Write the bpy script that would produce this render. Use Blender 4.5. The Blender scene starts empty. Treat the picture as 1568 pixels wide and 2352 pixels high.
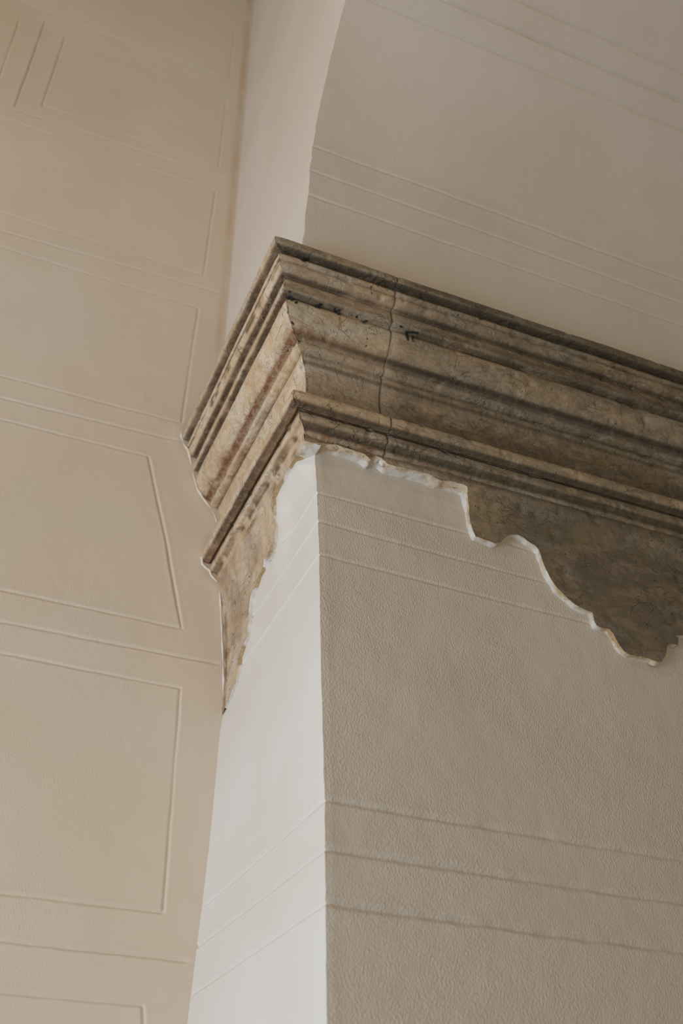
import bpy, math
import numpy as np
from mathutils import Matrix, Vector

S = bpy.context.scene
COL = S.collection
# ------------------------------------------------------------------ camera
FPX, PITCH, YAW, ROLL = 2523.93, .663811, .406804, -.0082274      # measured for a 1568 x 2352 frame
def cam_axes():
    cp, sp, cy, sy = math.cos(PITCH), math.sin(PITCH), math.cos(YAW), math.sin(YAW)
    fwd = np.array([sy*cp, cy*cp, sp]); right = np.array([cy, -sy, 0.]); up = np.cross(right, fwd)
    R = np.array([right, -up, fwd]); c, s = math.cos(ROLL), math.sin(ROLL)
    return np.array([[c, -s, 0], [s, c, 0], [0, 0, 1]]) @ R
RC = cam_axes(); CP = np.array([0., 0., 1.6])
cd = bpy.data.cameras.new('camera'); cam = bpy.data.objects.new('camera', cd); COL.objects.link(cam)
m = Matrix.Identity(4)
for i in range(3):
    m[i][0] = RC[0][i]; m[i][1] = -RC[1][i]; m[i][2] = -RC[2][i]; m[i][3] = CP[i]
cam.matrix_world = m
cd.sensor_fit = 'VERTICAL'; cd.sensor_height = 36; cd.sensor_width = 24; cd.lens = FPX/2352*36
cd.dof.use_dof = True; cd.dof.focus_distance = 4.2; cd.dof.aperture_fstop = 1.55
cd.clip_start = .05; cd.clip_end = 200
S.camera = cam
# ------------------------------------------------------------------ light
w = bpy.data.worlds.new('world'); S.world = w; w.use_nodes = True
w.node_tree.nodes['Background'].inputs[0].default_value = (1.0, .835, .60, 1)
w.node_tree.nodes['Background'].inputs[1].default_value = .235
def area(name, loc, direction, sx, sy, power, col):
    l = bpy.data.lights.new(name, 'AREA'); l.shape = 'RECTANGLE'; l.size = sx; l.size_y = sy
    l.energy = power; l.color = col
    o = bpy.data.objects.new(name, l); COL.objects.link(o); o.location = loc
    o.rotation_euler = Vector(direction).to_track_quat('-Z', 'Y').to_euler()
    return o
area('window_daylight', (-3.9, 1.1, 1.5), (1, .16, .35), 2.8, 2.6, 212, (.76, .89, 1.04))
area('low_front_fill', (.2, -3.6, .8), (.10, 1, .42), 2.4, 1.5, 70, (1.0, .86, .66))  # unseen fill added low behind the camera to light the front faces
area('warm_upper_fill', (-2.9, .3, 6.7), (.6, 1, .05), .6, .6, 40, (1.0, .68, .42))  # warm fill added for the upper left wall, no lamp fixture there
S.view_settings.view_transform = 'Standard'; S.view_settings.look = 'None'
S.view_settings.gamma = 1; S.view_settings.exposure = 0.0; S.view_settings.use_curve_mapping = False
S.render.film_transparent = False

# ------------------------------------------------------------------ helpers
YF, YW, XC = 3.0, 4.0, 1.18           # pier front plane, rear wall plane, pier corner at the cornice
def hit(px, py, n, d):
    r = RC.T @ np.array([(px-784)/FPX, (py-1176)/FPX, 1.]); n = np.array(n, float)
    return CP + r*((d - n@CP)/(n@r))
def on_y(px, py, y): return hit(px, py, (0, 1, 0), y)
def on_x(px, py, x): return hit(px, py, (1, 0, 0), x)

def vnoise(p, seed=0):
    p = np.asarray(p, float); i = np.floor(p).astype(np.int64); f = p - i; u = f*f*(3-2*f)
    def h(a, b, c):
        n = (a*374761393 + b*668265263 + c*2147483647 + seed*974634777) & 0xffffffff
        n = ((n ^ (n >> 13))*1274126177) & 0xffffffff
        n = ((n ^ (n >> 16))*2246822519) & 0xffffffff
        return ((n ^ (n >> 15)) & 0xffffff)/float(0xffffff)
    x, y, z = i[..., 0], i[..., 1], i[..., 2]; ux, uy, uz = u[..., 0], u[..., 1], u[..., 2]
    def L(a, b, t): return a + (b-a)*t
    return L(L(L(h(x, y, z), h(x+1, y, z), ux), L(h(x, y+1, z), h(x+1, y+1, z), ux), uy),
             L(L(h(x, y, z+1), h(x+1, y, z+1), ux), L(h(x, y+1, z+1), h(x+1, y+1, z+1), ux), uy), uz)*2 - 1
def fbm(p, scale, oct=3, seed=0):
    p = np.asarray(p, float)*scale; a = 1.; s = 0; r = 0
    for k in range(oct): r = r + a*vnoise(p + 17.3*k, seed+k); s += a; a *= .5; p = p*2.03
    return r/s

def mesh_obj(name, verts, faces, mat, parent=None, smooth=True, attrs=None, mats=None, midx=None):
    me = bpy.data.meshes.new(name)
    me.from_pydata([tuple(map(float, v)) for v in verts], [], [tuple(map(int, f)) for f in faces])
    for mm in (mats or [mat]): me.materials.append(mm)
    if midx is not None: me.polygons.foreach_set('material_index', np.asarray(midx, np.int32))
    if smooth: me.polygons.foreach_set('use_smooth', np.ones(len(me.polygons), bool))
    if attrs:
        for k, a in attrs.items():
            at = me.color_attributes.new(k, 'FLOAT_COLOR', 'POINT')
            buf = np.ones((len(verts), 4), np.float32); buf[:, :3] = a
            at.data.foreach_set('color', buf.ravel())
    me.update()
    o = bpy.data.objects.new(name, me); COL.objects.link(o)
    if parent: o.parent = parent
    return o
class Buf:
    def __init__(s): s.v = []; s.f = []; s.n = 0; s.m = []
    def add(s, verts, faces, mi=0):
        verts = np.asarray(verts, float); s.v.append(verts)
        for f in faces: s.f.append(tuple(i+s.n for i in f)); s.m.append(mi)
        s.n += len(verts)
    def grid(s, P, mi=0, flip=False):
        a, b = P.shape[:2]; fs = []
        for i in range(a-1):
            for j in range(b-1):
                q = (i*b+j, (i+1)*b+j, (i+1)*b+j+1, i*b+j+1)
                fs.append(q[::-1] if flip else q)
        s.add(P.reshape(-1, 3), fs, mi)
    def build(s, name, mat, parent=None, smooth=True, mats=None):
        return mesh_obj(name, np.concatenate(s.v), s.f, mat, parent, smooth, None, mats, s.m)
def struct(o, label):
    o['kind'] = 'structure'; o['label'] = label; return o

# ------------------------------------------------------------------ materials
def newmat(name):
    m = bpy.data.materials.new(name); m.use_nodes = True; nt = m.node_tree
    b = nt.nodes['Principled BSDF']; return m, nt, b
def N(nt, t, **k):
    n = nt.nodes.new(t)
    for a, v in k.items():
        if a in ('inp',):
            for i, x in v.items(): n.inputs[i].default_value = x
        else: setattr(n, a, v)
    return n
def mix(nt, fac, a, b, mode='MIX'):
    n = nt.nodes.new('ShaderNodeMix'); n.data_type = 'RGBA'; n.blend_type = mode
    for sock, v in ((n.inputs[0], fac), (n.inputs[6], a), (n.inputs[7], b)):
        if isinstance(v, bpy.types.NodeSocket): nt.links.new(v, sock)
        elif isinstance(v, (int, float)): sock.default_value = v
        else: sock.default_value = (*v, 1)
    return n.outputs[2]
def ramp(nt, src, a, b, ca=0., cb=1.):
    n = N(nt, 'ShaderNodeMapRange'); n.inputs[1].default_value = a; n.inputs[2].default_value = b
    n.inputs[3].default_value = ca; n.inputs[4].default_value = cb; n.clamp = True
    nt.links.new(src, n.inputs[0]); return n.outputs[0]
def math_(nt, op, a, b):
    n = N(nt, 'ShaderNodeMath', operation=op)
    for s, v in ((n.inputs[0], a), (n.inputs[1], b)):
        if isinstance(v, bpy.types.NodeSocket): nt.links.new(v, s)
        else: s.default_value = v
    return n.outputs[0]
def noise(nt, vec, scale, detail=3, rough=.5, dist=0.):
    n = N(nt, 'ShaderNodeTexNoise'); n.inputs['Scale'].default_value = scale; n.inputs['Detail'].default_value = detail
    n.inputs['Roughness'].default_value = rough; n.inputs['Distortion'].default_value = dist
    nt.links.new(vec, n.inputs['Vector']); return n.outputs['Fac']
def mapped(nt, vec, rot=(0, 0, 0), scale=(1, 1, 1)):
    n = N(nt, 'ShaderNodeMapping'); n.inputs['Rotation'].default_value = rot; n.inputs['Scale'].default_value = scale
    nt.links.new(vec, n.inputs['Vector']); return n.outputs[0]

def plaster(name, base, grain_rot, grain_scale, strength, dist, warm=.0, seed=0., smooth_above=None, damp_x=None, smooth_x=None):
    m, nt, b = newmat(name)
    tc = N(nt, 'ShaderNodeTexCoord').outputs['Object']
    c = mix(nt, ramp(nt, noise(nt, tc, 1.6 + seed, 3), .35, .65), base, tuple(x*y for x, y in zip(base, (.95, .93, .90))))
    if warm:      # faint ochre patches: warm light put into the paint colour
        c = mix(nt, ramp(nt, noise(nt, tc, .55, 2), .36, .62, 0, warm), c, tuple(x*y for x, y in zip(base, (1.0, .86, .70))))
    if damp_x is not None:      # tan damp stain running down beside the inner corner
        sx = N(nt, 'ShaderNodeSeparateXYZ'); nt.links.new(tc, sx.inputs[0])
        dd = math_(nt, 'ABSOLUTE', math_(nt, 'SUBTRACT', sx.outputs[0], damp_x), 0)
        f_ = math_(nt, 'MULTIPLY', ramp(nt, dd, .004, .030, 1, 0), ramp(nt, sx.outputs[2], 5.3, 6.0))
        f_ = math_(nt, 'MULTIPLY', f_, ramp(nt, noise(nt, tc, 3.5, 3), .35, .65, .05, .65))
        c = mix(nt, f_, c, (.52, .38, .24))
    nt.links.new(c, b.inputs['Base Color'])
    b.inputs['Roughness'].default_value = .72; b.inputs['Specular IOR Level'].default_value = .25
    v = mapped(nt, tc, grain_rot, grain_scale)
    n1 = noise(nt, v, 1, 2, .55); n2 = noise(nt, tc, 160, 2, .5)
    n3 = noise(nt, tc, 9, 2, .5)
    # the grain is strong in some areas, trowelled smooth in others
    amt = ramp(nt, noise(nt, tc, 2.3, 2), .35, .62, .45, 1.0)
    if smooth_above:
        sz = N(nt, 'ShaderNodeSeparateXYZ'); nt.links.new(tc, sz.inputs[0]); amt = math_(nt, 'MULTIPLY', amt, ramp(nt, sz.outputs[2], smooth_above-.06, smooth_above+.04, 1, .25))
    if smooth_x:
        sy_ = N(nt, 'ShaderNodeSeparateXYZ'); nt.links.new(tc, sy_.inputs[0]); amt = math_(nt, 'MULTIPLY', amt, ramp(nt, sy_.outputs[0], smooth_x-.10, smooth_x+.04, 1, .22))
    h = math_(nt, 'ADD', math_(nt, 'MULTIPLY', n1, amt), math_(nt, 'MULTIPLY', n2, .18))
    h = math_(nt, 'ADD', h, math_(nt, 'MULTIPLY', n3, 1.2))
    bp = N(nt, 'ShaderNodeBump'); bp.inputs['Strength'].default_value = strength; bp.inputs['Distance'].default_value = dist
    nt.links.new(h, bp.inputs['Height']); nt.links.new(bp.outputs[0], b.inputs['Normal'])
    return m
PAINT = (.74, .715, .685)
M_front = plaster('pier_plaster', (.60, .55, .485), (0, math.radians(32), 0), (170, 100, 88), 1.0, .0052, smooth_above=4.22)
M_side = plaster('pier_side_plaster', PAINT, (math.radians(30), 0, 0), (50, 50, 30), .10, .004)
M_left = plaster('wall_plaster', (.645, .605, .545), (0, math.radians(35), 0), (170, 100, 105), .50, .0040, warm=.50, damp_x=1.015, smooth_x=.84)
M_vault = plaster('vault_plaster', (.64, .59, .53), (0, math.radians(12), 0), (110, 110, 30), .28, .0045)
M_floor = plaster('floor_stone', (.42, .36, .29), (0, 0, 0), (6, 6, 6), .3, .004)

def stone():
    """weathered limestone; colour attribute 'dirt': r rust, g black-green grime lines, b patina plus painted shade"""
    m, nt, b = newmat('weathered_limestone')
    tc = N(nt, 'ShaderNodeTexCoord').outputs['Object']
    at = N(nt, 'ShaderNodeAttribute', attribute_name='dirt_shade'); sp = N(nt, 'ShaderNodeSeparateColor')
    nt.links.new(at.outputs['Color'], sp.inputs[0]); r_, g_, b_ = sp.outputs
    a2 = N(nt, 'ShaderNodeAttribute', attribute_name='mark'); sp2 = N(nt, 'ShaderNodeSeparateColor')
    nt.links.new(a2.outputs['Color'], sp2.inputs[0]); ink, pale, cool = sp2.outputs
    st = mapped(nt, tc, (0, 0, 0), (.38, .38, 1.0))
    n_big = noise(nt, st, 9, 6, .66, .5); n_mid = noise(nt, tc, 21, 9, .74, .7); n_fine = noise(nt, tc, 85, 6, .75)
    n_str = noise(nt, st, 34, 7, .72, .3)
    clean = mix(nt, ramp(nt, n_mid, .36, .64), (.77, .61, .435), (.58, .42, .26))
    clean = mix(nt, ramp(nt, n_big, .47, .60, 0, .9), clean, (.87, .76, .61))
    clean = mix(nt, ramp(nt, n_str, .54, .68, 0, .55), clean, (.44, .30, .165))
    clean = mix(nt, ramp(nt, n_fine, .57, .70, 0, .55), clean, (.33, .21, .12))
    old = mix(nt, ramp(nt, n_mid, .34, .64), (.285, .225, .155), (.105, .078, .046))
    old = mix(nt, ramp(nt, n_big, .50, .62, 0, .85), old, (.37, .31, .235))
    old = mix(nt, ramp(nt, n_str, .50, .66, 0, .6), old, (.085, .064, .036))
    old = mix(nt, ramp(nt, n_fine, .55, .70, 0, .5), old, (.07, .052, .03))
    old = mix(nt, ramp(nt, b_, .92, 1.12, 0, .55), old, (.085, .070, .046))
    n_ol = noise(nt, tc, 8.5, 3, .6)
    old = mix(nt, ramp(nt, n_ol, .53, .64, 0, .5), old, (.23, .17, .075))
    patina_shade = math_(nt, 'ADD', b_, math_(nt, 'MULTIPLY', math_(nt, 'SUBTRACT', n_big, .5), 1.5))
    c = mix(nt, ramp(nt, patina_shade, .0, 1.), clean, old)
    c = mix(nt, math_(nt, 'MULTIPLY', pale, ramp(nt, n_mid, .35, .6)), c, (.50, .43, .34))
    c = mix(nt, math_(nt, 'MULTIPLY', cool, ramp(nt, n_mid, .3, .65)), c, (.115, .125, .110))
    rr = math_(nt, 'MULTIPLY', r_, ramp(nt, n_mid, .34, .56, .45, 1))
    c = mix(nt, rr, c, (.22, .095, .035))
    gg = math_(nt, 'MULTIPLY', ramp(nt, g_, .12, .62), ramp(nt, n_mid, .30, .52, .45, 1))
    c = mix(nt, math_(nt, 'MULTIPLY', ramp(nt, g_, .0, .40), .55), c, mix(nt, ramp(nt, b_, .2, .6), (.36, .22, .11), (.10, .072, .042)))
    c = mix(nt, gg, c, mix(nt, ramp(nt, b_, .2, .6), (.125, .082, .048), (.058, .046, .029)))
    # veins and hairline cracks
    vv = N(nt, 'ShaderNodeVectorMath', operation='ADD')
    nn = N(nt, 'ShaderNodeTexNoise'); nn.inputs['Scale'].default_value = 9; nn.inputs['Detail'].default_value = 4
    nt.links.new(tc, nn.inputs['Vector'])
    sc = N(nt, 'ShaderNodeVectorMath', operation='SCALE'); sc.inputs['Scale'].default_value = .10
    nt.links.new(nn.outputs['Color'], sc.inputs[0]); nt.links.new(tc, vv.inputs[0]); nt.links.new(sc.outputs[0], vv.inputs[1])
    def cracks(scale, width, lo, hi, ns):
        vo = N(nt, 'ShaderNodeTexVoronoi', feature='DISTANCE_TO_EDGE'); vo.inputs['Scale'].default_value = scale
        nt.links.new(vv.outputs[0], vo.inputs['Vector'])
        return math_(nt, 'MULTIPLY', ramp(nt, vo.outputs['Distance'], 0, width, 1, 0), ramp(nt, noise(nt, tc, ns, 2), lo, hi))
    cr = cracks(8, .009, .56, .62, 6); cr2 = cracks(33, .032, .59, .66, 12)
    crk = math_(nt, 'MAXIMUM', cr, cr2)
    c = mix(nt, math_(nt, 'MULTIPLY', crk, .24), c, (.085, .050, .026))
    # pits
    pv = N(nt, 'ShaderNodeTexVoronoi'); pv.inputs['Scale'].default_value = 42; nt.links.new(tc, pv.inputs['Vector'])
    pit = math_(nt, 'MULTIPLY', ramp(nt, pv.outputs['Distance'], .08, .22, 1, 0), ramp(nt, noise(nt, tc, 13, 2), .60, .66))
    c = mix(nt, math_(nt, 'MULTIPLY', pit, .7), c, (.07, .050, .032))
    c = mix(nt, math_(nt, 'MULTIPLY', ink, ramp(nt, n_fine, .25, .45, .4, 1)), c, (.013, .017, .020))
    nt.links.new(c, b.inputs['Base Color'])
    b.inputs['Roughness'].default_value = .55; b.inputs['Specular IOR Level'].default_value = .35
    h = math_(nt, 'ADD', math_(nt, 'MULTIPLY', n_mid, .30), math_(nt, 'MULTIPLY', n_fine, .30))
    fv = N(nt, 'ShaderNodeTexVoronoi', feature='SMOOTH_F1'); fv.inputs['Scale'].default_value = 26; fv.inputs['Smoothness'].default_value = .05; nt.links.new(vv.outputs[0], fv.inputs['Vector'])
    flake = math_(nt, 'MULTIPLY', ramp(nt, n_big, .50, .56), ramp(nt, math_(nt, 'ADD', fv.outputs['Distance'], math_(nt, 'MULTIPLY', n_fine, .3)), .50, .56))
    h = math_(nt, 'SUBTRACT', h, math_(nt, 'MULTIPLY', flake, .28))
    h = math_(nt, 'SUBTRACT', h, math_(nt, 'MULTIPLY', crk, .45)); h = math_(nt, 'SUBTRACT', h, math_(nt, 'MULTIPLY', pit, .6))
    h = math_(nt, 'ADD', h, math_(nt, 'MULTIPLY', noise(nt, tc, 200, 3, .6), .16))
    bp = N(nt, 'ShaderNodeBump'); bp.inputs['Strength'].default_value = 1.0; bp.inputs['Distance'].default_value = .010
    nt.links.new(h, bp.inputs['Height']); nt.links.new(bp.outputs[0], b.inputs['Normal'])
    return m
M_stone = stone()
def flankmat(name, a, b2, c2):
    m, nt, b = newmat(name); tc = N(nt, 'ShaderNodeTexCoord').outputs['Object']
    n1 = noise(nt, tc, 22, 4, .6); n2 = noise(nt, tc, 75, 4, .65)
    c = mix(nt, ramp(nt, n1, .40, .60), a, b2); c = mix(nt, ramp(nt, n2, .56, .70, 0, .8), c, c2)
    nt.links.new(c, b.inputs['Base Color']); b.inputs['Roughness'].default_value = .85
    bp = N(nt, 'ShaderNodeBump'); bp.inputs['Strength'].default_value = .8; bp.inputs['Distance'].default_value = .008
    nt.links.new(n2, bp.inputs['Height']); nt.links.new(bp.outputs[0], b.inputs['Normal']); return m
def flank_material():
    m, nt, b = newmat('broken_edge_mortar'); tc = N(nt, 'ShaderNodeTexCoord').outputs['Object']
    at = N(nt, 'ShaderNodeAttribute', attribute_name='tone'); sp = N(nt, 'ShaderNodeSeparateColor'); nt.links.new(at.outputs['Color'], sp.inputs[0])
    n1 = noise(nt, tc, 24, 4, .6); n2 = noise(nt, tc, 80, 4, .65)
    lime = mix(nt, ramp(nt, n1, .4, .6), (.71, .69, .665), (.62, .575, .51))
    mort = mix(nt, ramp(nt, n1, .4, .6), (.70, .62, .50), (.55, .44, .30)); mort = mix(nt, ramp(nt, n2, .55, .68, 0, .85), mort, (.26, .18, .10))
    och = mix(nt, ramp(nt, n2, .40, .62), (.50, .37, .20), (.40, .27, .14))
    def sel(a): return ramp(nt, math_(nt, 'ADD', a, math_(nt, 'MULTIPLY', math_(nt, 'SUBTRACT', n1, .5), 1.2)), .42, .58)
    c = mix(nt, sel(sp.outputs[0]), lime, mort); c = mix(nt, sel(sp.outputs[1]), c, och)
    nt.links.new(c, b.inputs['Base Color']); b.inputs['Roughness'].default_value = .85
    bp = N(nt, 'ShaderNodeBump'); bp.inputs['Strength'].default_value = .45; bp.inputs['Distance'].default_value = .006
    nt.links.new(math_(nt, 'ADD', n1, math_(nt, 'MULTIPLY', n2, .6)), bp.inputs['Height']); nt.links.new(bp.outputs[0], b.inputs['Normal']); return m
M_flank = flank_material()

# ------------------------------------------------------------------ plastered walls
def wav(P, s=0):     # gentle trowel undulation of every plaster surface
    return .0035*fbm(P, 1.7, 2, 11+s) + .0016*fbm(P, 6, 2, 21+s)
def densify(pts, step):
    out = [pts[0]]
    for a, b in zip(pts[:-1], pts[1:]):
        n = max(1, int(np.ceil(np.linalg.norm(np.subtract(b, a))/step)))
        for k in range(1, n+1): out.append(np.add(a, np.subtract(b, a)*k/n))
    return np.array(out)
def groove(U, V, segs, seed=0):
    """depth of scored lines; U,V plane coordinates; segs = (u0,v0,u1,v1,half_width,depth)"""
    D = np.zeros(U.shape)
    P3 = np.stack([U, V, 0*U], -1)
    nw = fbm(P3, 9, 2, seed+5); nh = fbm(P3, 24, 2, seed+3); nl = fbm(P3, 4, 2, seed+4)
    for (u0, v0, u1, v1, w_, h_) in segs:
        L = math.hypot(u1-u0, v1-v0); tu, tv = (u1-u0)/L, (v1-v0)/L
        al = (U-u0)*tu + (V-v0)*tv; pe = -(U-u0)*tv + (V-v0)*tu
        near = np.abs(pe) < w_*4
        if not near.any(): continue
        pe = pe + w_*.35*nw; ww = w_*(1+.25*nh)
        env = np.clip(np.minimum(al, L-al)/.02 + .5, 0, 1)
        d = h_*np.exp(-(pe/ww)**2)*(1+.35*nh+.35*nl)*env
        # a little burr thrown up along both lips
        d = d - .18*h_*np.exp(-((np.abs(pe)-1.9*ww)/(.7*ww))**2)*env*(1+nl)
        D = D + np.where(near, d, 0)
    return D
def key_rows(keys, lo, hi, step, w_):
    """row functions (value at left, value at right) clustered round key lines"""
    keys = sorted(keys, key=lambda k: k[0]+k[1]); offs = np.array([-3.6, -2.6, -1.9, -1.4, -1., -.7, -.35, 0, .35, .7, 1., 1.4, 1.9, 2.6, 3.6])*w_
    rows = [(lo, lo)]
    for k in keys:
        for o in offs:
            rows.append((k[0]+o, k[1]+o))
    rows.append((hi, hi)); rows = list(zip(sorted(k[0] for k in rows), sorted(k[1] for k in rows))); out = []
    for a, b in zip(rows[:-1], rows[1:]):
        out.append(a); g = max(abs(b[0]-a[0]), abs(b[1]-a[1])); n = int(g/step)
        for q in range(1, n+1): out.append((a[0]+(b[0]-a[0])*q/(n+1), a[1]+(b[1]-a[1])*q/(n+1)))
    out.append(rows[-1]); return np.array(out)
NF = np.array([0, -1., 0])

# rear wall on the left (plane y = YW): scored panel lines
def seg(a, b, w_, h_):
    p, q = on_y(*a, YW), on_y(*b, YW); return (p[0], p[2], q[0], q[2], w_, h_)
def ext(a, b, x=-900): return (x, a[1] + (b[1]-a[1])*(x-a[0])/(b[0]-a[0]))
horiz = [((0,2051.5),(375,2096),1.2),((0,2161),(431,2207),1.35),((0,2279.6),(328,2309),1.1),((0,1354),(417,1442),1.1),
 ((0,1427),(501,1524),1.35),((0,1499.5),(415,1580),1.),((0,862),(417,971),.85),((0,912),(407,1011),1.2),((0,962),(341,1048),.95),
 ((0,487),(467,633),.9),((0,528),(512,674),1.3),((0,566),(456,707),.8),((0,240),(548,419),1.0),((0,268),(495,439),.9),
 ((97,242),(502,386),.8),((38,0),(527,184),1.0),((-60,0),(562,217),.9),((150,87),(520,232),.7)]
vert = [((375,2095),(415,1580),1.),((417,1442),(378,1225),1.9),((378,1225),(341,1048),1.4),((417,971),(456,707),.9),((467,633),(495,439),1.2),
 ((502,386),(520,232),.8),((527,184),(540,60),.6),((97,242),(150,87),1.6),((34,246),(104,50),2.0),((-6,190),(45,47),1.5),((328,2309),(333,2420),1.)]
lsegs = []; keys = []
XL0, XL1 = -3.6, 1.35
for a, b, k in horiz:
    k = k*(.55 if b[1] < 800 else 1.)
    a2 = ext(a, b) if a[0] <= 0 else a
    g = seg(a2, b, .0062*min(1.1, .9+.1*k), .0044*k); lsegs.append(g)
    sl = (g[3]-g[1])/(g[2]-g[0]); keys.append((g[1]+sl*(XL0-g[0]), g[1]+sl*(XL1-g[0])))
for a, b, k in vert: lsegs.append(seg(a, b, .0062, .0042*k))
vk = [on_y(*q, YW) for q in [(333,2420),(328,2309),(375,2095),(415,1580),(417,1442),(378,1225),(341,1048),(417,971),(456,707),(467,633),(495,439),(502,386),(520,232),(527,184),(540,60)]]
vz = np.array([p[2] for p in vk]); vx = np.array([p[0] for p in vk])
o_ = np.argsort(vz); V0 = lambda z: np.interp(z, vz[o_], vx[o_])
def vcol(a, b):
    p, q = on_y(*a, YW), on_y(*b, YW); return lambda z: p[0]+(q[0]-p[0])*np.clip((z-p[2])/(q[2]-p[2]), 0, 1)
kc = [lambda z: XL0+0*z, vcol((-6,190),(45,47)), vcol((34,246),(104,50)), vcol((97,242),(150,87)), V0, lambda z: XL1+0*z]
def spaced(n): return None
cof = np.array([-3.2, -2.2, -1.5, -1., -.6, -.25, 0, .25, .6, 1., 1.5, 2.2, 3.2])*.0062
colsf = []
for a in range(len(kc)-1):
    g = abs(kc[a+1](np.array(8.)) - kc[a](np.array(8.))); n = max(3, int(g/.017)); n = min(n, 330)
    f0, f1 = kc[a], kc[a+1]; o0 = cof[-1] if a > 0 else 0; o1 = cof[0] if a < len(kc)-2 else 0
    for q in range(n): colsf.append((f0, f1, o0, o1, q/n if a == 0 else (q+1e-9)/n))
    if a < len(kc)-2:
        for o in cof[:-1]: colsf.append((f1, f1, o, o, 0))
colsf.append((kc[-1], kc[-1], 0, 0, 0))
rows = key_rows(keys, 0., 10.6, .022, .0062)
nr, nc = len(rows), len(colsf)
z = np.repeat(rows.mean(1)[:, None], nc, 1); x = z*0
for it in range(4):
    for j, (f0, f1, o0, o1, t) in enumerate(colsf): x[:, j] = (f0(z[:, j])+o0)*(1-t) + (f1(z[:, j])+o1)*t
    f = (x-XL0)/(XL1-XL0); z = rows[:, :1]*(1-f) + rows[:, 1:]*f
def ywall(x, z):
    P = np.stack(np.broadcast_arrays(x, 0.*x, z), -1); return YW - wav(P, 0)
def seg_dist(U, V, pts):
    D = np.full(U.shape, 9.)
    for a, b in zip(pts[:-1], pts[1:]):
        vx_, vy_ = b[0]-a[0], b[1]-a[1]; t = np.clip(((U-a[0])*vx_+(V-a[1])*vy_)/(vx_*vx_+vy_*vy_), 0, 1)
        D = np.minimum(D, np.hypot(U-a[0]-t*vx_, V-a[1]-t*vy_))
    return D
# plaster swells gently where it laps round the end of the stone
collar_px = [(412,990),(412,1003),(415,1024),(424,1044),(437,1056),(441,1080),(446,1108),(456,1133),(472,1154),(488,1174),(495,1196),(500,1212)]
collar2_px = [(478,1262),(467,1283),(461,1297),(463,1315),(473,1328),(485,1338),(498,1347),(504,1370),(508,1430),(511,1500),(513,1570),(515,1640)]
cl = [[on_y(*q, YW)[[0, 2]] for q in c_] for c_ in (collar_px, collar2_px[:7], collar2_px[6:])]
Y = ywall(x, z) + groove(x, z, lsegs, 1)
nb = fbm(np.stack([x, z, 0*x], -1), 12, 2, 77)
for c_, w_, h_ in zip(cl, (.013, .013, .007), (.013, .013, .007)): sd = seg_dist(x, z, c_); Y = Y - .45*h_*np.exp(-(sd/(3.2*w_))**2)*(1+.4*nb)
for (bx, by, r, h_) in ((330,914,.016,.005), (352,1169,.012,.004), (134,1898,.010,.002), (278,462,.012,-.003), (370,968,.012,.004)):
    p = on_y(bx, by, YW); Y = Y - h_*np.exp(-((x-p[0])**2+(z-p[2])**2)/r**2)
bL = Buf(); bL.grid(np.stack([x, Y, z], -1), flip=True)
def bead(buf, pts, width, height, seed):
    """thin lip of plaster squeezed against the stone"""
    P = densify(pts, .006); P[:, 1] = ywall(P[:, 0], P[:, 2]) - .002
    T = np.gradient(P, axis=0); T /= np.linalg.norm(T, axis=1)[:, None]; B = np.cross(np.tile(NF, (len(P), 1)), T); B /= np.linalg.norm(B, axis=1)[:, None]
    q = np.linspace(0, 1, len(P)); env = np.clip(np.minimum(q, 1-q)/.06, 0, 1)**.6
    hh = height*env*np.clip(1+1.1*fbm(P, 16, 3, seed), .15, 1.8); ww = width*(1+.5*fbm(P, 22, 2, seed+2)); u = np.linspace(-1, 1, 9); pr = np.cos(u*math.pi/2)**1.2
    buf.grid(P[:, None]+B[:, None]*(u[None]*ww[:, None])[..., None]+NF*((pr[None]*hh[:, None])-.001)[..., None], 1)
rim = [[(416,988),(416,1004),(422,1021),(431,1036),(435,1050),(440,1072),(445,1098),(453,1124),(466,1147),(482,1167),(491,1183),(499,1206)], [(468,1268),(462,1284),(464,1298),(473,1306),(481,1311),(484,1322),(492,1332),(501,1340),(505,1370),(508,1430),(511,1500),(513,1570),(515,1640)]]
bead(bL, [on_y(*q, YW) for q in rim[0]], .0090, .012, 141); bead(bL, [on_y(*q, YW) for q in rim[1][:8]], .0085, .011, 142); bead(bL, [on_y(*q, YW) for q in rim[1][6:]], .0050, .008, 143)
left = struct(bL.build('wall_left', None, mats=[M_left, M_side]), 'beige plastered rear wall on the left with scored lines framing large panels')

# pier below the cornice: side face and front face in one plaster skin
cor = [(0, 1.25), (1.2, 1.243), (2.35, 1.2356), (3.0, 1.227), (3.56, 1.2100), (3.93, 1.2035), (4.22, 1.1928), (4.41, 1.1803), (5.0, 1.165)]
inn = [(0, 1.10), (2.0, 1.112), (2.56, 1.122), (2.77, 1.135), (3.19, 1.156), (3.69, 1.169), (3.8, 1.180), (5.0, 1.19)]
def xcor(z): return np.interp(z, *zip(*cor))
def xinn(z): return np.interp(z, *zip(*inn))
def front_y(x, z):
    P = np.stack(np.broadcast_arrays(x, 0.*x+2., z), -1)
    return YF - wav(P, 3) - .0012*np.exp(-((x-xcor(z)-.024)/.012)**2)
def side_x(y, z):
    t = (y-YF)/(YW-YF); x = xcor(z)*(1-t) + xinn(z)*t
    P = np.stack(np.broadcast_arrays(0.*y+7., y, z), -1); return x - wav(P, 5)*.6*np.clip(t*6, 0, 1)
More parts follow.
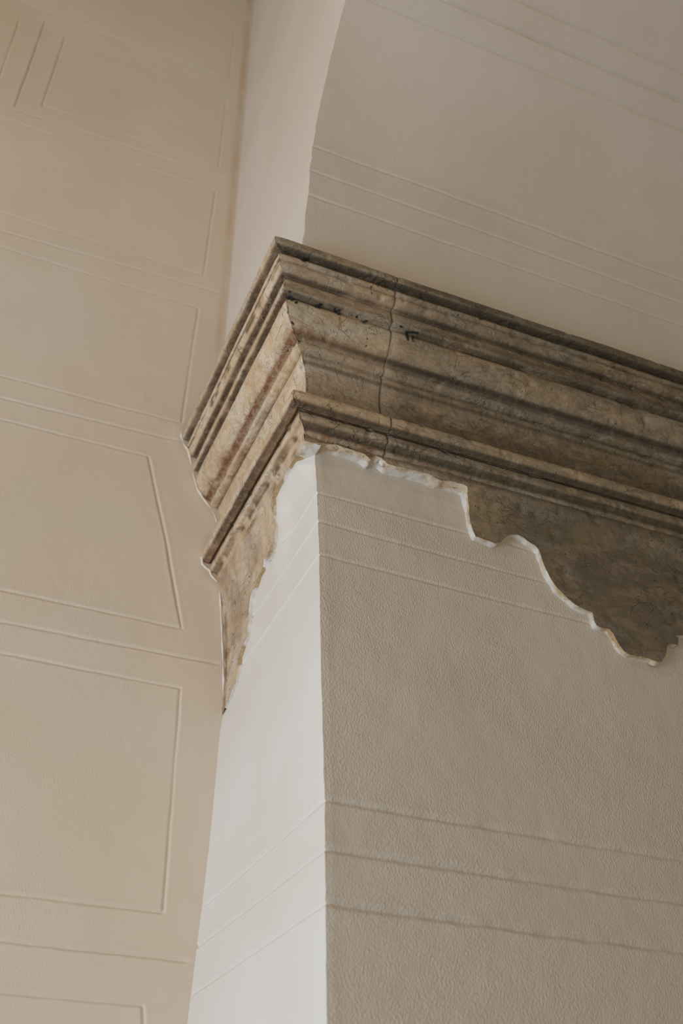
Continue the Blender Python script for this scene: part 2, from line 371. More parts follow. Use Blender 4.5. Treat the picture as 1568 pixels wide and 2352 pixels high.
side_px = [(699,1012),(696,1020),(691,1027),(683,1040),(676,1052),(669,1062),(662,1073),(655,1084),(650,1095),(644,1105),(638,1114),(631,1128),(625,1143),(627,1159),(627,1176),(627,1192),(631,1210),(630,1222),(629,1235),(627,1252),(625,1268),(620,1280),
 (613,1288),(607,1281),(604,1296),(601,1309),(592,1325),(586,1345),(580,1356),(574,1372),(571,1402),(570,1429),(565,1464),(555,1487),(548,1508),(547,1529),(540,1563),(526,1601),(516,1626)]
def xs_fr(z): return np.interp(z, [3.6, 3.77, 4.06, 4.28, 4.38, 4.45], [1.170, 1.170, 1.163, 1.145, 1.120, 1.110])
def slab_pt_side(px, py):
    z = 4.3
    for _ in range(8): p = on_x(px, py, xs_fr(z)); z = p[2]
    return p
slab_line = [slab_pt_side(*q)[[1, 2]] for q in side_px]
def side_lift(y, z):
    """the thick coat of plaster feathered up to the edge of the stone slab on the side face"""
    d = seg_dist(y, z, slab_line); gap = side_x(y, z) - xs_fr(z)
    return np.clip(gap-.016, 0, .06)*np.exp(-(d/.075)**2)*np.clip((y-YF-.01)/.06, 0, 1)*(z < 4.9)
fsegs = []; fkeys = []; XR1 = 4.8
def extr(a, b, x=2400): return (x, b[1] + (b[1]-a[1])*(x-b[0])/(b[0]-a[0]))
for a_, c_, w_, h_, run in [((745,1837),(1568,1976),.0085,.0066,1),((744,1949),(1568,2076),.0092,.0078,1),((744,2072),(1568,2187),.0098,.0086,1),
        ((726,1131),(1085,1227),.0056,.0044,0),((1166,1247),(1225,1268),.0056,.0040,0),((728,1196),(1249,1336),.0060,.0050,0),((730,1272),(1352,1431),.0060,.0050,0)]:
    e_ = extr(a_, c_) if run else c_
    p, q = on_y(*a_, YF), on_y(*e_, YF); fsegs.append((p[0]-.02*(a_[0] < 800), p[2], q[0], q[2], w_, h_))
    if a_[0] < 800: sl = (q[2]-p[2])/(q[0]-p[0]); fkeys.append((p[2], p[2]+sl*(XR1-p[0])))
for a_, c_, w_, h_ in [((800,1797),(838,1807),.004,.002),((1110,2313),(1230,2312),.006,.0012)]:
    p, q = on_y(*a_, YF), on_y(*c_, YF); fsegs.append((p[0], p[2], q[0], q[2], w_, h_))
fkeys.sort()
ssegs = []; skeys = []
for a_, c_, w_, h_ in [((741,1827),(492,2080),.0065,.0058),((741,1942),(449,2207),.0065,.0058),((741,2064),(474,2286),.0065,.0058),
    ((724,1128),(652,1243),.0055,.0050),((726,1194),(576,1423),.0055,.0050),((728,1262),(547,1538),.0055,.0050),((733,1640),(650,1712),.008,.0008),((733,1708),(620,1810),.008,.0008)]:
    p, q = on_x(*a_, float(xcor(on_y(*a_, YF)[2]))), on_x(*c_, 1.18)
    ssegs.append((p[1]-.01, p[2], q[1], q[2], w_, h_))
zk = [k[0] for k in fkeys]
for g in sorted(ssegs[:6], key=lambda g: g[1]):
    sl = (g[3]-g[1])/(g[2]-g[0]); skeys.append((g[1]+sl*(YF-g[0]), g[1]+sl*(YW+.03-g[0])))
# rows: shared heights along the arris, each following its own scored line on either face
offs = np.array([-3.6, -2.6, -1.9, -1.4, -1., -.7, -.35, 0, .35, .7, 1., 1.4, 1.9, 2.6, 3.6])*.0066
tri = [(0., 0., 0.)]
for fk, sk in zip(fkeys, skeys):
    for o in offs: tri.append((fk[0]+o, fk[1]+o, sk[1]+o + (fk[0]-sk[0])*0))
tri.append((4.95, 4.95, 4.95)); tri = sorted(tri); tr = []
for a, b in zip(tri[:-1], tri[1:]):
    tr.append(a); n = int((b[0]-a[0])/.016)
    for q in range(1, n+1): tr.append(tuple(a[i]+(b[i]-a[i])*q/(n+1) for i in range(3)))
tr.append(tri[-1]); tr = np.array(tr); zs = tr[:, 0]
# make the side lines meet the front lines at the arris
for k, (fk, sk) in enumerate(zip(fkeys, skeys)):
    for n_, g in enumerate(ssegs[:6]):
        if abs((g[1]+(g[3]-g[1])/(g[2]-g[0])*(YF-g[0])) - sk[0]) < 1e-6: ssegs[n_] = (YF-.01, fk[0], g[2], g[3], g[4], g[5])
bR = Buf()
jit = .0016*fbm(np.stack([zs*0, zs*0+3, zs], -1), 30, 3, 9)
vs = np.concatenate([[0, .008, .02], np.linspace(.04, 1.03, 75)])
Gs = np.zeros((len(vs), len(zs), 3))
for k, v in enumerate(vs):
    y = YF + v; zz_ = zs + (tr[:, 2]-zs)*v/1.03; gx = groove(np.full_like(zz_, y), zz_, ssegs, 7)
    Gs[k] = np.stack([side_x(np.full_like(zz_, y), zz_) - side_lift(np.full_like(zz_, y), zz_) + gx + jit*max(0, 1-v/.02), np.full_like(zz_, y), zz_], -1)
us = np.concatenate([[.000, .008, .015, .022, .030, .045], np.arange(.06, 3.55, .0145)])
Gf = np.zeros((len(us), len(zs), 3))
for k, u in enumerate(us):
    x = xcor(zs) + u + jit*max(0, 1-u/.02); zz_ = zs + (tr[:, 1]-zs)*u/(XR1-1.23)
    Gf[k] = np.stack([x, front_y(x, zz_) + groove(x, zz_, fsegs, 9), zz_], -1)
Gs[0] = np.stack([np.maximum(Gs[0][:, 0], Gf[0][:, 0]), Gf[0][:, 1], zs], -1); Gf[0] = Gs[0]
bR.grid(Gs); bR.grid(Gf, 1, flip=True)
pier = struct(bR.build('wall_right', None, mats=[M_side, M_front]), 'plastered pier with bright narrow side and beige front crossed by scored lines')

# vault springing above the cornice: pale end strip and curved underside
vp = [(2.885, 5.0), (2.86, 5.2), (2.799, 5.42), (2.775, 5.595), (2.754, 5.724), (2.709, 5.993), (2.674, 6.081), (2.622, 6.182), (2.545, 6.316), (2.439, 6.466), (2.300, 6.600)]
vp += [(1.10 + 1.66*math.cos(t), 5.27 + 1.66*math.sin(t)+.14) for t in np.radians([54, 62, 70, 80, 90, 100, 112, 124, 138])]
VP = np.array(vp)
s_ = np.concatenate([[0], np.cumsum(np.linalg.norm(np.diff(VP, axis=0), axis=1))]); ss = np.linspace(0, s_[-1], 400)
ky = np.interp(ss, s_, VP[:, 0]); kz = np.interp(ss, s_, VP[:, 1]); ker = np.hanning(33); ker /= ker.sum()
ky = np.convolve(np.pad(ky, 16, 'edge'), ker, 'valid'); kz = np.convolve(np.pad(kz, 16, 'edge'), ker, 'valid')
def v_at(px, py):
    r = RC.T @ np.array([(px-784)/FPX, (py-1176)/FPX, 1.])
    q = r[1]*(kz-CP[2]) - r[2]*(ky-CP[1]); k = np.where(np.sign(q[:-1]) != np.sign(q[1:]))[0][0]; f = q[k]/(q[k]-q[k+1])
    return ss[k] + (ss[k+1]-ss[k])*f
vsegs = []
for a_, h_ in [((720,335),.0060),((712,390),.0042),((705,445),.0042),((850,0),.0042),((1018,0),.0062),((1186,0),.0050)]:
    q = v_at(*a_); vsegs.append((.9, q, 6., q, .0066, h_))
sr = key_rows([(g[1], g[1]) for g in vsegs], 0, ss[-1], .018, .0066)[:, 0]
yy = np.interp(sr, ss, ky); zz = np.interp(sr, ss, kz)
ty, tz = np.interp(sr, ss, np.gradient(ky, ss)), np.interp(sr, ss, np.gradient(kz, ss)); tl = np.hypot(ty, tz); ny, nz = -tz/tl, ty/tl
rough = np.clip((6.3-zz)/.3, .25, 1)*.005*fbm(np.stack([zz*0, zz*0, zz], -1), 20, 3, 31) + .002*fbm(np.stack([zz*0, zz*0+5, zz], -1), 40, 2, 33)
XV = 1.04
bV = Buf(); cols = []
for t in np.linspace(1, 0, 26):
    y = yy + (YW+.03-yy)*t
    P = np.stack([np.full_like(zz, 4.), y, zz], -1)
    cols.append(np.stack([XV + .01*t - .6*wav(P, 7)*min(1, t*8), y, zz], -1))
cf = []
for k, u in enumerate(np.concatenate([[0, .008, .02, .04], np.arange(.055, 4.2, .02)])):
    x = np.full_like(zz, XV + u) + rough*max(0, 1-u/.03)
    P = np.stack([x, yy, zz], -1); d = wav(P, 9)*1.3 - groove(x, sr, vsegs, 13)
    cf.append(np.stack([x, yy + ny*d, zz + nz*d], -1))
cols[-1] = cf[0].copy()
kt_ = int(np.argmax(zz))+1; bV.grid(np.stack([c_[:kt_] for c_ in cols], 0)); bV.grid(np.stack(cf, 0), 1)
bV.grid(np.stack([cf[0][kt_-1:], cf[0][kt_-1:]*[1, 1, 0]+[0, 0, 11]], 0))
# the end wall carries on above the crown of the arch
kc_ = int(np.argmax(zz)); zt = np.linspace(zz[kc_], 11, 60); cols = []
for t in np.linspace(1, 0, 26):
    y = yy[kc_] + (YW+.03-yy[kc_])*t + 0*zt; P = np.stack([np.full_like(zt, 4.), y, zt], -1)
    cols.append(np.stack([XV + .01*t - .6*wav(P, 7)*min(1, t*8), y, zt], -1))
bV.grid(np.stack(cols, 0))
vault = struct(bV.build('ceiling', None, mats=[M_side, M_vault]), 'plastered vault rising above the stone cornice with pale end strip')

# flat ceiling over the rear bay, just above the frame
nx_, ny_ = np.meshgrid(np.linspace(-3.6, 1.06, 60), np.linspace(-.6, YW+.02, 60), indexing='ij'); Pc = np.stack([nx_, ny_, 0*nx_+10.0], -1)
bC = Buf(); Pc[..., 2] += 2*wav(Pc, 15); bC.grid(Pc); struct(bC.build('ceiling', M_vault), 'flat plaster ceiling over the rear bay')

# floor of the room, far below the frame: daylight bounces off it
fl = struct(mesh_obj('floor', [(-4.6, -4, 0), (4.9, -4, 0), (4.9, 4, 0), (-4.6, 4, 0)], [(0, 1, 2, 3)], M_floor), 'stone floor of the room')

# ------------------------------------------------------------------ stone cornice
corn = bpy.data.objects.new('stone_cornice', None); COL.objects.link(corn); corn.location = (XC, YF, 4.4)
corn['label'] = 'weathered brown limestone cornice wrapping the corner of the white plastered pier'
corn['category'] = 'cornice'; corn['kind'] = 'thing'
# section (t = projection from the pier corner, z); key points grouped by moulding
crown = [(.02, 5.243), (.296, 5.243), (.3035, 5.239), (.305, 5.230), (.3015, 5.210), (.300, 5.205), (.290, 5.202), (.268, 5.200), (.259, 5.197), (.258, 5.191), (.266, 5.187),
         (.273, 5.181), (.275, 5.172), (.271, 5.163), (.262, 5.159), (.259, 5.156), (.265, 5.151), (.268, 5.142), (.265, 5.128), (.256, 5.114), (.245, 5.106), (.236, 5.103), (.226, 5.105), (.223, 5.099),
         (.226, 5.088), (.231, 5.062), (.236, 5.034), (.235, 5.027), (.225, 5.023), (.205, 5.023), (.199, 5.017), (.202, 5.010),
         (.211, 5.001), (.2165, 4.986), (.213, 4.962), (.204, 4.937), (.191, 4.910), (.175, 4.888), (.158, 4.872), (.142, 4.862), (.131, 4.860)]
band = [(.131, 4.860), (.120, 4.872), (.119, 4.880), (.129, 4.877), (.135, 4.862), (.134, 4.847), (.126, 4.835), (.113, 4.829), (.100, 4.831), (.098, 4.835), (.099, 4.822),
        (.096, 4.808), (.088, 4.795), (.079, 4.780), (.073, 4.760), (.069, 4.735), (.067, 4.70), (.067, 4.66), (.068, 4.62), (.070, 4.590)]
astr = [(.070, 4.590), (.085, 4.583), (.120, 4.580), (.143, 4.576), (.152, 4.567), (.157, 4.550), (.157, 4.533), (.150, 4.517), (.137, 4.507), (.121, 4.505), (.108, 4.513),
        (.105, 4.516), (.109, 4.506), (.109, 4.482), (.107, 4.470), (.102, 4.466), (.086, 4.464), (.077, 4.454), (.0715, 4.440), (.060, 4.434), (.03, 4.430)]
frz = [(.0690, 4.440), (.066, 4.425), (.064, 4.405), (.063, 4.39)]
def resample(pts, step=.0042):
    P = np.array(pts); out = [P[0]]
    for a, b in zip(P[:-1], P[1:]):
        n = max(1, int(math.ceil(np.linalg.norm(b-a)/step)))
        for k in range(1, n+1): out.append(a+(b-a)*k/n)
    out = np.array(out)
    ker = np.array([.08, .84, .08]); sm = out.copy()
    for c in (0, 1): sm[1:-1, c] = np.convolve(out[:, c], ker, 'valid')
    return sm
XE = 4.55           # far end, beyond the frame
XJ = 1.440          # joint between the two blocks on the front
def joint_x(z): return XJ - .009 + .035*np.clip(4.95-z, 0, .5) + .0012*np.sin(z*37.)
def stain(P, T, Z, s, side):
    """dirt = rust, grime line, patina with painted shade ; mark = ink, pale, cool"""
    n = len(P); nz_ = fbm(P*[1, 1, 1], 7, 3, 51); n2 = fbm(P, 16, 3, 57)
    def g(z0, w_): return np.exp(-((Z-z0)/w_)**2)
    rust = np.zeros(n); grime = np.zeros(n)
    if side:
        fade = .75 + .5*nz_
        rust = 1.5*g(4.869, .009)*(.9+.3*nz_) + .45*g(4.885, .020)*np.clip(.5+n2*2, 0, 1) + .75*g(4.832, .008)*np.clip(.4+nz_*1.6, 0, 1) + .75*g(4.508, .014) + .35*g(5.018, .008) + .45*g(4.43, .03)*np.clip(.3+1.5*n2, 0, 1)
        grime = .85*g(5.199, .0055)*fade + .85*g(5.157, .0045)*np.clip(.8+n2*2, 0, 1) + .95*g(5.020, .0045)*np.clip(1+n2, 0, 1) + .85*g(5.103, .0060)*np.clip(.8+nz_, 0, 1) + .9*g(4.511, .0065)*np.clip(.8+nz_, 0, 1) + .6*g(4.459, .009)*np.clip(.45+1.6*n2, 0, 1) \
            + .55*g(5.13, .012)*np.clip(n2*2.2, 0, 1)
        patina_shade = .0 + .22*g(5.22, .03) + .12*nz_
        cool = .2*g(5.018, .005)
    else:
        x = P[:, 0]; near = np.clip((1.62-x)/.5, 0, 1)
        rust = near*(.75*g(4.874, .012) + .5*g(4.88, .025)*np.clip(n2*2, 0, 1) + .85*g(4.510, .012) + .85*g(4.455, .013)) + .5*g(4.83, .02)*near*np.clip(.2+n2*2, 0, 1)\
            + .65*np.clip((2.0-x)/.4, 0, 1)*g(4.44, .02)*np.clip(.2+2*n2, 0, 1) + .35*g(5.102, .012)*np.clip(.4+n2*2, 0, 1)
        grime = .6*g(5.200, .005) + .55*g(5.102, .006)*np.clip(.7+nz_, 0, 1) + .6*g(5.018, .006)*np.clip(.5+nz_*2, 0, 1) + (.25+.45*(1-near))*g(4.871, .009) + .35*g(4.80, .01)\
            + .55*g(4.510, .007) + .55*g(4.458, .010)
        patina_shade = .56 + .28*np.clip((x-1.44)/.10, 0, 1) + .12*np.clip((x-1.8)/.8, 0, 1) + .30*g(5.225, .02) + .14*g(5.04, .03) + .22*g(4.67, .07) - .16*g(4.55, .03) - .10*g(4.92, .05)  # patina plus shade painted in: fascia darker, astragal and ogee lighter
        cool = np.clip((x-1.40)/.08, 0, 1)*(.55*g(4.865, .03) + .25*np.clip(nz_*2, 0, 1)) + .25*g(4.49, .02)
    pale = .55*np.exp(-(s/.045)**2)*(Z > 5.08) + .30*np.exp(-(s/.02)**2)*(Z < 4.6)
    ink = np.zeros(n)
    return rust, grime, patina_shade, ink, pale, cool
# blue-black ink blots and the brushed mark, traced on the stone: (pixel x, y, radius x, radius y)
ink_px = [(699,597,10,5), (664,683,9,4), (672,688,6,4), (681,693,5,4), (733,703,10,5.5), (772,714,7,5), (779,720,4,4), (808,726,4,4), (819,728,3,3),
          (838,738,9,2.5), (665,670,4,3), (661,706,3,9), (660,716,3,5), (674,745,3,4), (670,740,3,3)]
strokes_px = [[(934,764),(946,763),(959,765)], [(933,763),(934,772),(937,781)], [(935,770),(938,778)], [(947,773),(948,783)], [(919,749),(923,751)]]
def project(P):
    c = (P - CP) @ RC.T; return np.stack([c[:, 0]/c[:, 2]*FPX+784, c[:, 1]/c[:, 2]*FPX+1176], -1)
def surface(T, Z, L, side):
    """grid (profile x length); L: 0..1 parameter arrays per column"""
    pass
def build_run(name, pts, parent, which, lo, hi, step=.0046, drop=None):
    """which: 'corner' = side run + mitre + front up to the joint; 'long' = front beyond the joint"""
    prof = resample(pts); T, Z = prof[:, 0], prof[:, 1]; nT = len(T)
    tg = np.gradient(prof, axis=0); tg /= np.linalg.norm(tg, axis=1)[:, None] + 1e-9
    nt_, nz_ = -tg[:, 1], tg[:, 0]      # outward normal in (t, z) since the section runs top to bottom
    Ps, As, Bs = [], [], []
    wob = lambda s: .0025*np.sin(s*3.1) + .001*np.sin(s*11)
    if which == 'corner':
        n_side = int(1.36/step); n_front = int(.78/step)
        for k in range(n_side, 0, -1):         # from the rear wall to the mitre
            u = k/n_side; y0 = YF - T; y = y0 + (YW+.04 - y0)*u
            P = np.stack([XC - T + wob(y)*.6, y, Z], -1); Ps.append((P, np.stack([-nt_, 0*nt_, nz_], -1), (y-y0), True))
        for k in range(0, n_front+1):
            u = k/n_front; x0 = XC - T; x = x0 + (joint_x(Z)-x0)*u
            nn = np.stack([-nt_*.7, -nt_*.7, nz_], -1) if k == 0 else np.stack([0*nt_, -nt_, nz_], -1)
            P = np.stack([x, YF - T - wob(x)*u*.6, Z], -1); Ps.append((P, nn, (x-x0), False))
    else:
        n = int((XE-XJ)/step)
        for k in range(0, n+1):
            u = k/n; x = joint_x(Z)*(1-u) + XE*u
            P = np.stack([x, YF - T - wob(x)*min(1, u*8)*.6 - .001, Z], -1); Ps.append((P, np.stack([0*nt_, -nt_, nz_], -1), (x-XC+T), False))
    cols = []; dirt_shade = []; mark = []
    for P, nn, s, side in Ps:
        s = np.abs(s)
        d = .0022*fbm(P, 4, 2, 61) + .0007*fbm(P, 30, 3, 67)
        # small losses: chips bite harder on sharp arrises near the mitre and along edges
        chip = np.clip(fbm(P, 19, 2, 71) - .30, 0, 1)*.016 + np.clip(fbm(P, 48, 2, 73) - .42, 0, 1)*.010
        near = np.exp(-(s/.022)**2)
        chip = chip + near*(.003 + .010*np.clip(fbm(P, 40, 3, 79)+.1, 0, 1))
        d = d - chip
        if not side:
            jd = np.abs(P[:, 0]-joint_x(Z)); d = d - .0025*np.exp(-(jd/.0035)**2) - .0012*np.exp(-(jd/.014)**2)
        fix = np.clip((5.243-Z)*200, 0, 1)
        Q = P + nn*(d*np.where(T > .03, 1, 0))[:, None]
        if drop is not None: Q[:, 2] -= 0
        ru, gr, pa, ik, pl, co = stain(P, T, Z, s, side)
        if not side:
            jj = np.exp(-(np.abs(P[:, 0]-joint_x(Z))/.006)**2); gr = np.maximum(gr, .30*jj); pl = pl + .35*np.exp(-(np.abs(P[:, 0]-joint_x(Z)-.012)/.02)**2)
        q = project(P)
        ok = ~np.array([side]*len(P)) if True else None
        for (bx, by, rx, ry) in ink_px:
            if side and bx > 668: continue
            r = ((q[:, 0]-bx)/rx)**2 + ((q[:, 1]-by)/ry)**2; ik = np.maximum(ik, np.clip(1.35 - r + 1.5*fbm(P, 90, 2, 83), 0, 1))
        if which == 'long':
            for st in strokes_px:
                for a_, b_ in zip(st[:-1], st[1:]):
                    a_ = np.array(a_, float); b_ = np.array(b_, float); v = b_-a_
                    t = np.clip(((q-a_)@v)/(v@v), 0, 1); dd = np.linalg.norm(q-(a_+t[:, None]*v), axis=1); ik = np.maximum(ik, np.clip(1.9-dd/1.9, 0, 1))
        cols.append(Q); dirt_shade.append(np.stack([np.clip(ru, 0, 1), np.clip(gr, 0, 1), np.clip(pa, 0, 1.2)], -1)); mark.append(np.stack([ik, np.clip(pl, 0, 1), np.clip(co, 0, 1)], -1))
    G = np.stack(cols, 0); a, b2 = G.shape[:2]
    fs = [(i*b2+j, i*b2+j+1, (i+1)*b2+j+1, (i+1)*b2+j) for i in range(a-1) for j in range(b2-1)]
    V = G.reshape(-1, 3) - np.array([XC, YF, 4.4])
    return mesh_obj(name, V, fs, M_stone, parent, True, {'dirt_shade': np.concatenate(dirt_shade), 'mark': np.concatenate(mark)})
for blk in ('corner', 'long'):
    top = build_run('corner_block' if blk == 'corner' else 'running_block', crown, corn, blk, 0, 1)
    build_run('fascia_band', band, top, blk, 0, 1)
    build_run('astragal_moulding', astr, top, blk, 0, 1)
    if blk == 'long': long_top = top
    if blk == 'corner': corner_top = top

# frieze slabs left exposed under the mouldings: outline traced on the stone's own face, given real depth
def tri_fill(outline, step):
    """triangulated fill of a 2-D outline with interior points (bmesh-free)"""
    from mathutils.geometry import delaunay_2d_cdt
    O = np.array(outline); mn, mx = O.min(0), O.max(0); pts = [Vector(p) for p in O]; n = len(pts)
    gx = np.arange(mn[0]+step*.5, mx[0], step); gy = np.arange(mn[1]+step*.5, mx[1], step)
    X, Y = np.meshgrid(gx, gy); X = X + (np.arange(X.shape[0]) % 2)[:, None]*step*.5; Q = np.stack([X.ravel(), Y.ravel()], -1)
    ins = np.zeros(len(Q), bool); dist = np.full(len(Q), 9.)
    for i in range(n):
        a, b = O[i], O[(i+1) % n]; c = ((a[1] > Q[:, 1]) != (b[1] > Q[:, 1]))
        with np.errstate(divide='ignore', invalid='ignore'):
            xx = (b[0]-a[0])*(Q[:, 1]-a[1])/(b[1]-a[1]) + a[0]
        ins ^= c & (Q[:, 0] < xx)
        v = b-a; t = np.clip(((Q-a)@v)/(v@v+1e-12), 0, 1); dist = np.minimum(dist, np.linalg.norm(Q-(a+t[:, None]*v), axis=1))
    Q = Q[ins & (dist > step*.4)]
    pts += [Vector(q) for q in Q]
    r = delaunay_2d_cdt(pts, [], [list(range(n))], 1, 1e-7)
    return np.array([tuple(v) for v in r[0]]), r[2]
def rough_line(P, step, amp, seed):
    out = []; n = len(P)
    for a, b in zip(P[:-1], P[1:]):
        k = max(1, int(np.linalg.norm(np.subtract(b, a))/step))
        for i in range(k): out.append(np.add(a, np.subtract(b, a)*i/k))
    out.append(np.array(P[-1])); O = np.array(out); p3 = np.stack([O[:, 0], O[:, 1], 0*O[:, 0]], -1)
    O[1:-1, 0] += amp*fbm(p3, 45, 3, seed)[1:-1]; O[1:-1, 1] += amp*fbm(p3, 45, 3, seed+5)[1:-1]
    return O
front_px = [(699,1012),(712,1016),(745,1019),(770,1020),(792,1028),(812,1034),(838,1043),(852,1056),(862,1046),(876,1052),(892,1066),(925,1075),(955,1081),(985,1090),(1012,1104),(1035,1105),(1060,1111),(1073,1117),
 (1073,1133),(1077,1165),(1079,1197),(1084,1215),(1092,1232),(1112,1239),(1137,1248),(1148,1246),(1158,1236),(1169,1228),(1187,1227),(1200,1233),(1213,1243),(1228,1252),(1237,1263),(1243,1280),(1249,1299),(1261,1323),(1272,1341),
 (1285,1356),(1302,1373),(1321,1389),(1340,1399),(1360,1407),(1364,1425),(1370,1437),(1384,1442),(1398,1444),(1407,1455),(1413,1466),(1421,1480),(1431,1493),(1446,1504),(1473,1508),(1500,1516),(1518,1520),(1528,1505),(1533,1481),
 (1542,1478),(1556,1482),(1557,1466),(1551,1459),(1575,1460),(1610,1450),(1650,1430),(1720,1400)]
def t_fr(z, x=3.): return np.interp(x, [1.3, 1.7], [1, 0])*.060 + np.interp(x, [1.3, 1.7], [0, 1])*(.030 + .036*np.clip((np.asarray(z)-4.30)/.12, 0, 1))
def slab_pt_front(px, py):
    z = 4.3
    x = 1.3
    for _ in range(9): p = on_y(px, py, YF - t_fr(z, x)); z = p[2]; x = p[0]
    return p
def finish_slab(name, parent, outline2, bottom_slice, to3, inner3, nrm, seed, side, edge_mats):
    V2, F2 = tri_fill(outline2, .0085)
    P = to3(V2); nn = np.array(nrm)
    d = .003*fbm(P, 6, 3, 61) + .0016*fbm(P, 24, 3, 67) - np.clip(fbm(P, 17, 2, 71)-.30, 0, 1)*.018 - np.clip(fbm(P, 45, 2, 73)-.42, 0, 1)*.012
    edge = np.zeros(len(P)); edge[:len(outline2)] = 1
    if not side: jd = np.abs(P[:, 0]-joint_x(P[:, 2]*0+4.4)); d = d - .006*np.exp(-(jd/.005)**2)
    Q = P + nn*(d*(1-.7*edge))[:, None]
    n = len(P); nz_ = fbm(P, 7, 3, 51); n2 = fbm(P, 15, 3, 57)
    if side:
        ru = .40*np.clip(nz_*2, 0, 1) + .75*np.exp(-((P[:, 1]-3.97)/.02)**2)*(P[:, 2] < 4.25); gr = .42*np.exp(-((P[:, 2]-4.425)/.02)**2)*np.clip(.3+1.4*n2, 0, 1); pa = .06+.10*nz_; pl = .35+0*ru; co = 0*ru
    else:
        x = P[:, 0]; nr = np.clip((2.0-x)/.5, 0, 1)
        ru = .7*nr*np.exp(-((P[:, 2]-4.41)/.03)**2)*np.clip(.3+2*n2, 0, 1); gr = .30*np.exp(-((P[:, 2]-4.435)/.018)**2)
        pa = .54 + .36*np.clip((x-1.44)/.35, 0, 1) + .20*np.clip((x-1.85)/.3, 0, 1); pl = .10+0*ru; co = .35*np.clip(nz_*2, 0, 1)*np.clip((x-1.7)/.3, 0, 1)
    z0 = np.zeros(n)
    dirt_shade = np.stack([np.clip(ru, 0, 1), np.clip(gr, 0, 1), np.clip(pa, 0, 1.2)], -1); mark = np.stack([z0, pl, co], -1)
    o = mesh_obj(name, Q - np.array([XC, YF, 4.4]), F2, M_stone, parent, True, {'dirt_shade': dirt_shade, 'mark': mark})
    # broken edge: from the stone face back to the plaster
    idx = bottom_slice; A = Q[idx]; Bp = inner3(A)
    rows = [A]
    for t in (.12, .3, .5, .7, .88, 1.0):
        R_ = A + (Bp-A)*t; R_ = R_ + np.stack([.0045*fbm(R_, 40, 3, seed+1), .0015*fbm(R_, 60, 2, seed+2), .0045*fbm(R_, 40, 3, seed+3)], -1)*(1 if t < 1 else .3); rows.append(R_)
    # soft cove where the paint runs out onto the plaster
    G = np.stack(rows, 0); a, b2 = G.shape[:2]; fs = []; tone = np.zeros((a, b2, 3))
    wsel = fbm(A, 9, 2, seed+9)
    for i in range(a-1):
        for j in range(b2-1): fs.append((i*b2+j, (i+1)*b2+j, (i+1)*b2+j+1, i*b2+j+1))
    for i in range(a):
        for j in range(b2): tone[i, j] = edge_mats(i/(a-1.), wsel[j], A[j])
    e = mesh_obj('broken_edge', G.reshape(-1, 3) - np.array([XC, YF, 4.4]), fs, M_flank, o, True, {'tone': tone.reshape(-1, 3)}); e['label'] = 'ragged white and cream mortar edge'; return o, e
# front slab
fp = np.array([slab_pt_front(*q)[[0, 2]] for q in front_px]); fl2 = rough_line(fp, .009, .0022, 401)
ztop = 4.395
xL = fl2[0][0]; outline = np.concatenate([fl2, [[XE, ztop], [XE, ztop+.052]]])
topx = np.linspace(XE-.01, XC-.064+.004, 200); outline = np.concatenate([outline, np.stack([topx, np.full_like(topx, ztop+.052)], -1)])
def f3(V): return np.stack([V[:, 0], YF - t_fr(V[:, 1], V[:, 0]), V[:, 1]], -1)
def f_in(A):
    B = A.copy(); B[:, 1] = YF + .004; return B
def em_front(t, wn, p):
    if p[0] < 1.82: return (np.clip(1.15-1.1*t+wn, 0, 1), 0, 0)
    return (np.clip(1.15-1.7*t+1.3*wn, 0, 1), np.clip(.60-2.2*t+1.8*wn, 0, 1), 0)
fs_, fe_ = finish_slab('frieze', long_top, outline, slice(0, len(fl2)), f3, f_in, (0, -1, 0), 410, False, em_front)
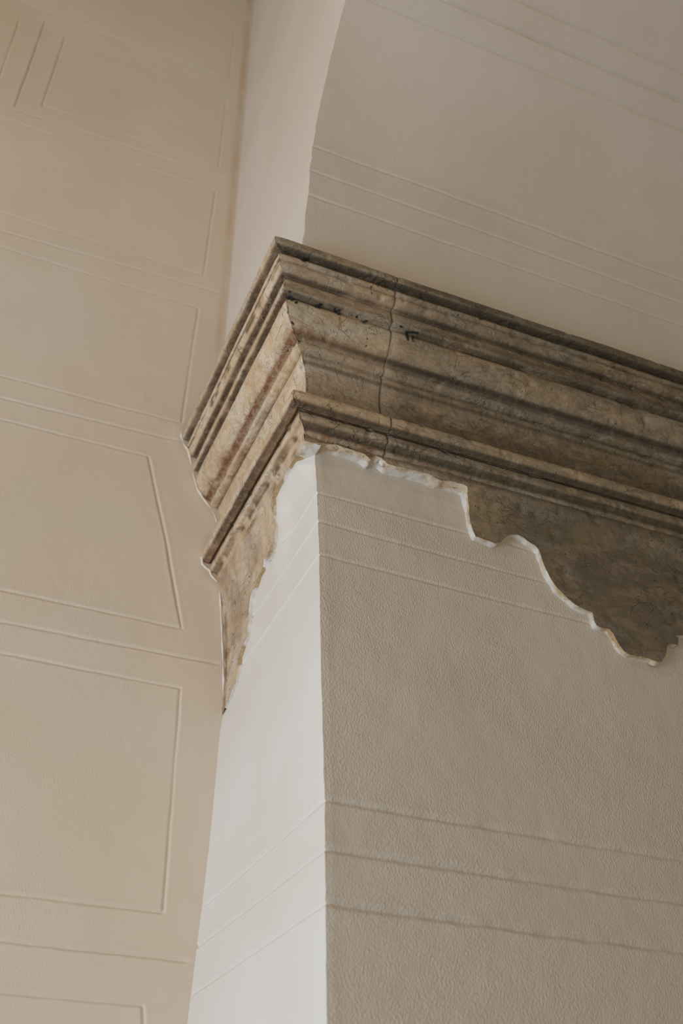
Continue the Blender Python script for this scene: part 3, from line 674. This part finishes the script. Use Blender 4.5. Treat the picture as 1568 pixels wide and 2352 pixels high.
# side slab
sp_ = np.array([slab_pt_side(*q)[[1, 2]] for q in side_px]); sp_[:, 0] = np.minimum(sp_[:, 0], YW+.01)
sl2 = rough_line(sp_, .009, .0022, 431)
endp = [[YW+.03, sl2[-1][1]-.02], [YW+.03, 4.45]]
tops = np.linspace(YW+.02, YF-.064+.004, 90); outline = np.concatenate([sl2, endp, np.stack([tops, np.full_like(tops, 4.45)], -1)])
def s3(V): return np.stack([xs_fr(V[:, 1]), V[:, 0], V[:, 1]], -1)
def s_in(A):
    B = A.copy(); yc = np.clip(A[:, 1], YF, YW); B[:, 0] = side_x(yc, A[:, 2]) - side_lift(yc, A[:, 2]) + .004; return B
def em_side(t, wn, p):
    py = project(np.array([p]))[0][1]
    o_ = max(math.exp(-((py-c_)/w_)**4) for c_, w_ in ((1060, 15), (1128, 36), (1325, 26), (1505, 26)))
    return (np.clip(.8-1.2*t+wn, 0, 1), np.clip(o_*(1.15-.6*t), 0, 1), 0)
fe2_, _ = finish_slab('frieze', corner_top, outline, slice(0, len(sl2)), s3, s_in, (-1, 0, 0), 440, True, em_side)

# lumps of lime mortar stuck along the broken edge
def lump(c, r, seed, parent, tone):
    import bmesh
    bm = bmesh.new(); bmesh.ops.create_icosphere(bm, subdivisions=4, radius=1.); V = np.array([v.co[:] for v in bm.verts]); F = [[v.index for v in f.verts] for f in bm.faces]; bm.free()
    Q = V*np.array(r); Q = Q*(1 + .45*fbm(Q+np.array(c), 38, 3, seed))[:, None] + np.array(c)
    return mesh_obj('mortar_lump', Q - np.array([XC, YF, 4.4]), F, M_flank, parent, True, {'tone': np.tile(np.array(tone, float), (len(Q), 1))})
for k, (px, py, yy_, r, tn) in enumerate([(862,1054,2.965,(.018,.016,.020),(.5,0,0)), (878,1063,2.960,(.017,.014,.022),(0,0,0)), (893,1068,2.965,(.014,.016,.018),(.1,0,0)), (800,1036,2.965,(.020,.018,.010),(.8,0,0)),
                                     (760,1026,2.96,(.030,.018,.010),(.9,.2,0)), (1040,1108,2.98,(.020,.012,.010),(.8,0,0)), (1500,1524,2.985,(.024,.012,.012),(.8,.2,0))]):
    lump(on_y(px, py, yy_), r, 500+k, fs_, tn)
for k, (px, py, xx_, r, tn) in enumerate([(692,1035,1.150,(.018,.022,.022),(0,0,0)), (656,1084,1.160,(.016,.024,.024),(0,0,0)), (615,1285,1.172,(.010,.02,.02),(.8,.3,0))]):
    lump(on_x(px, py, xx_), r, 520+k, fe2_, tn)
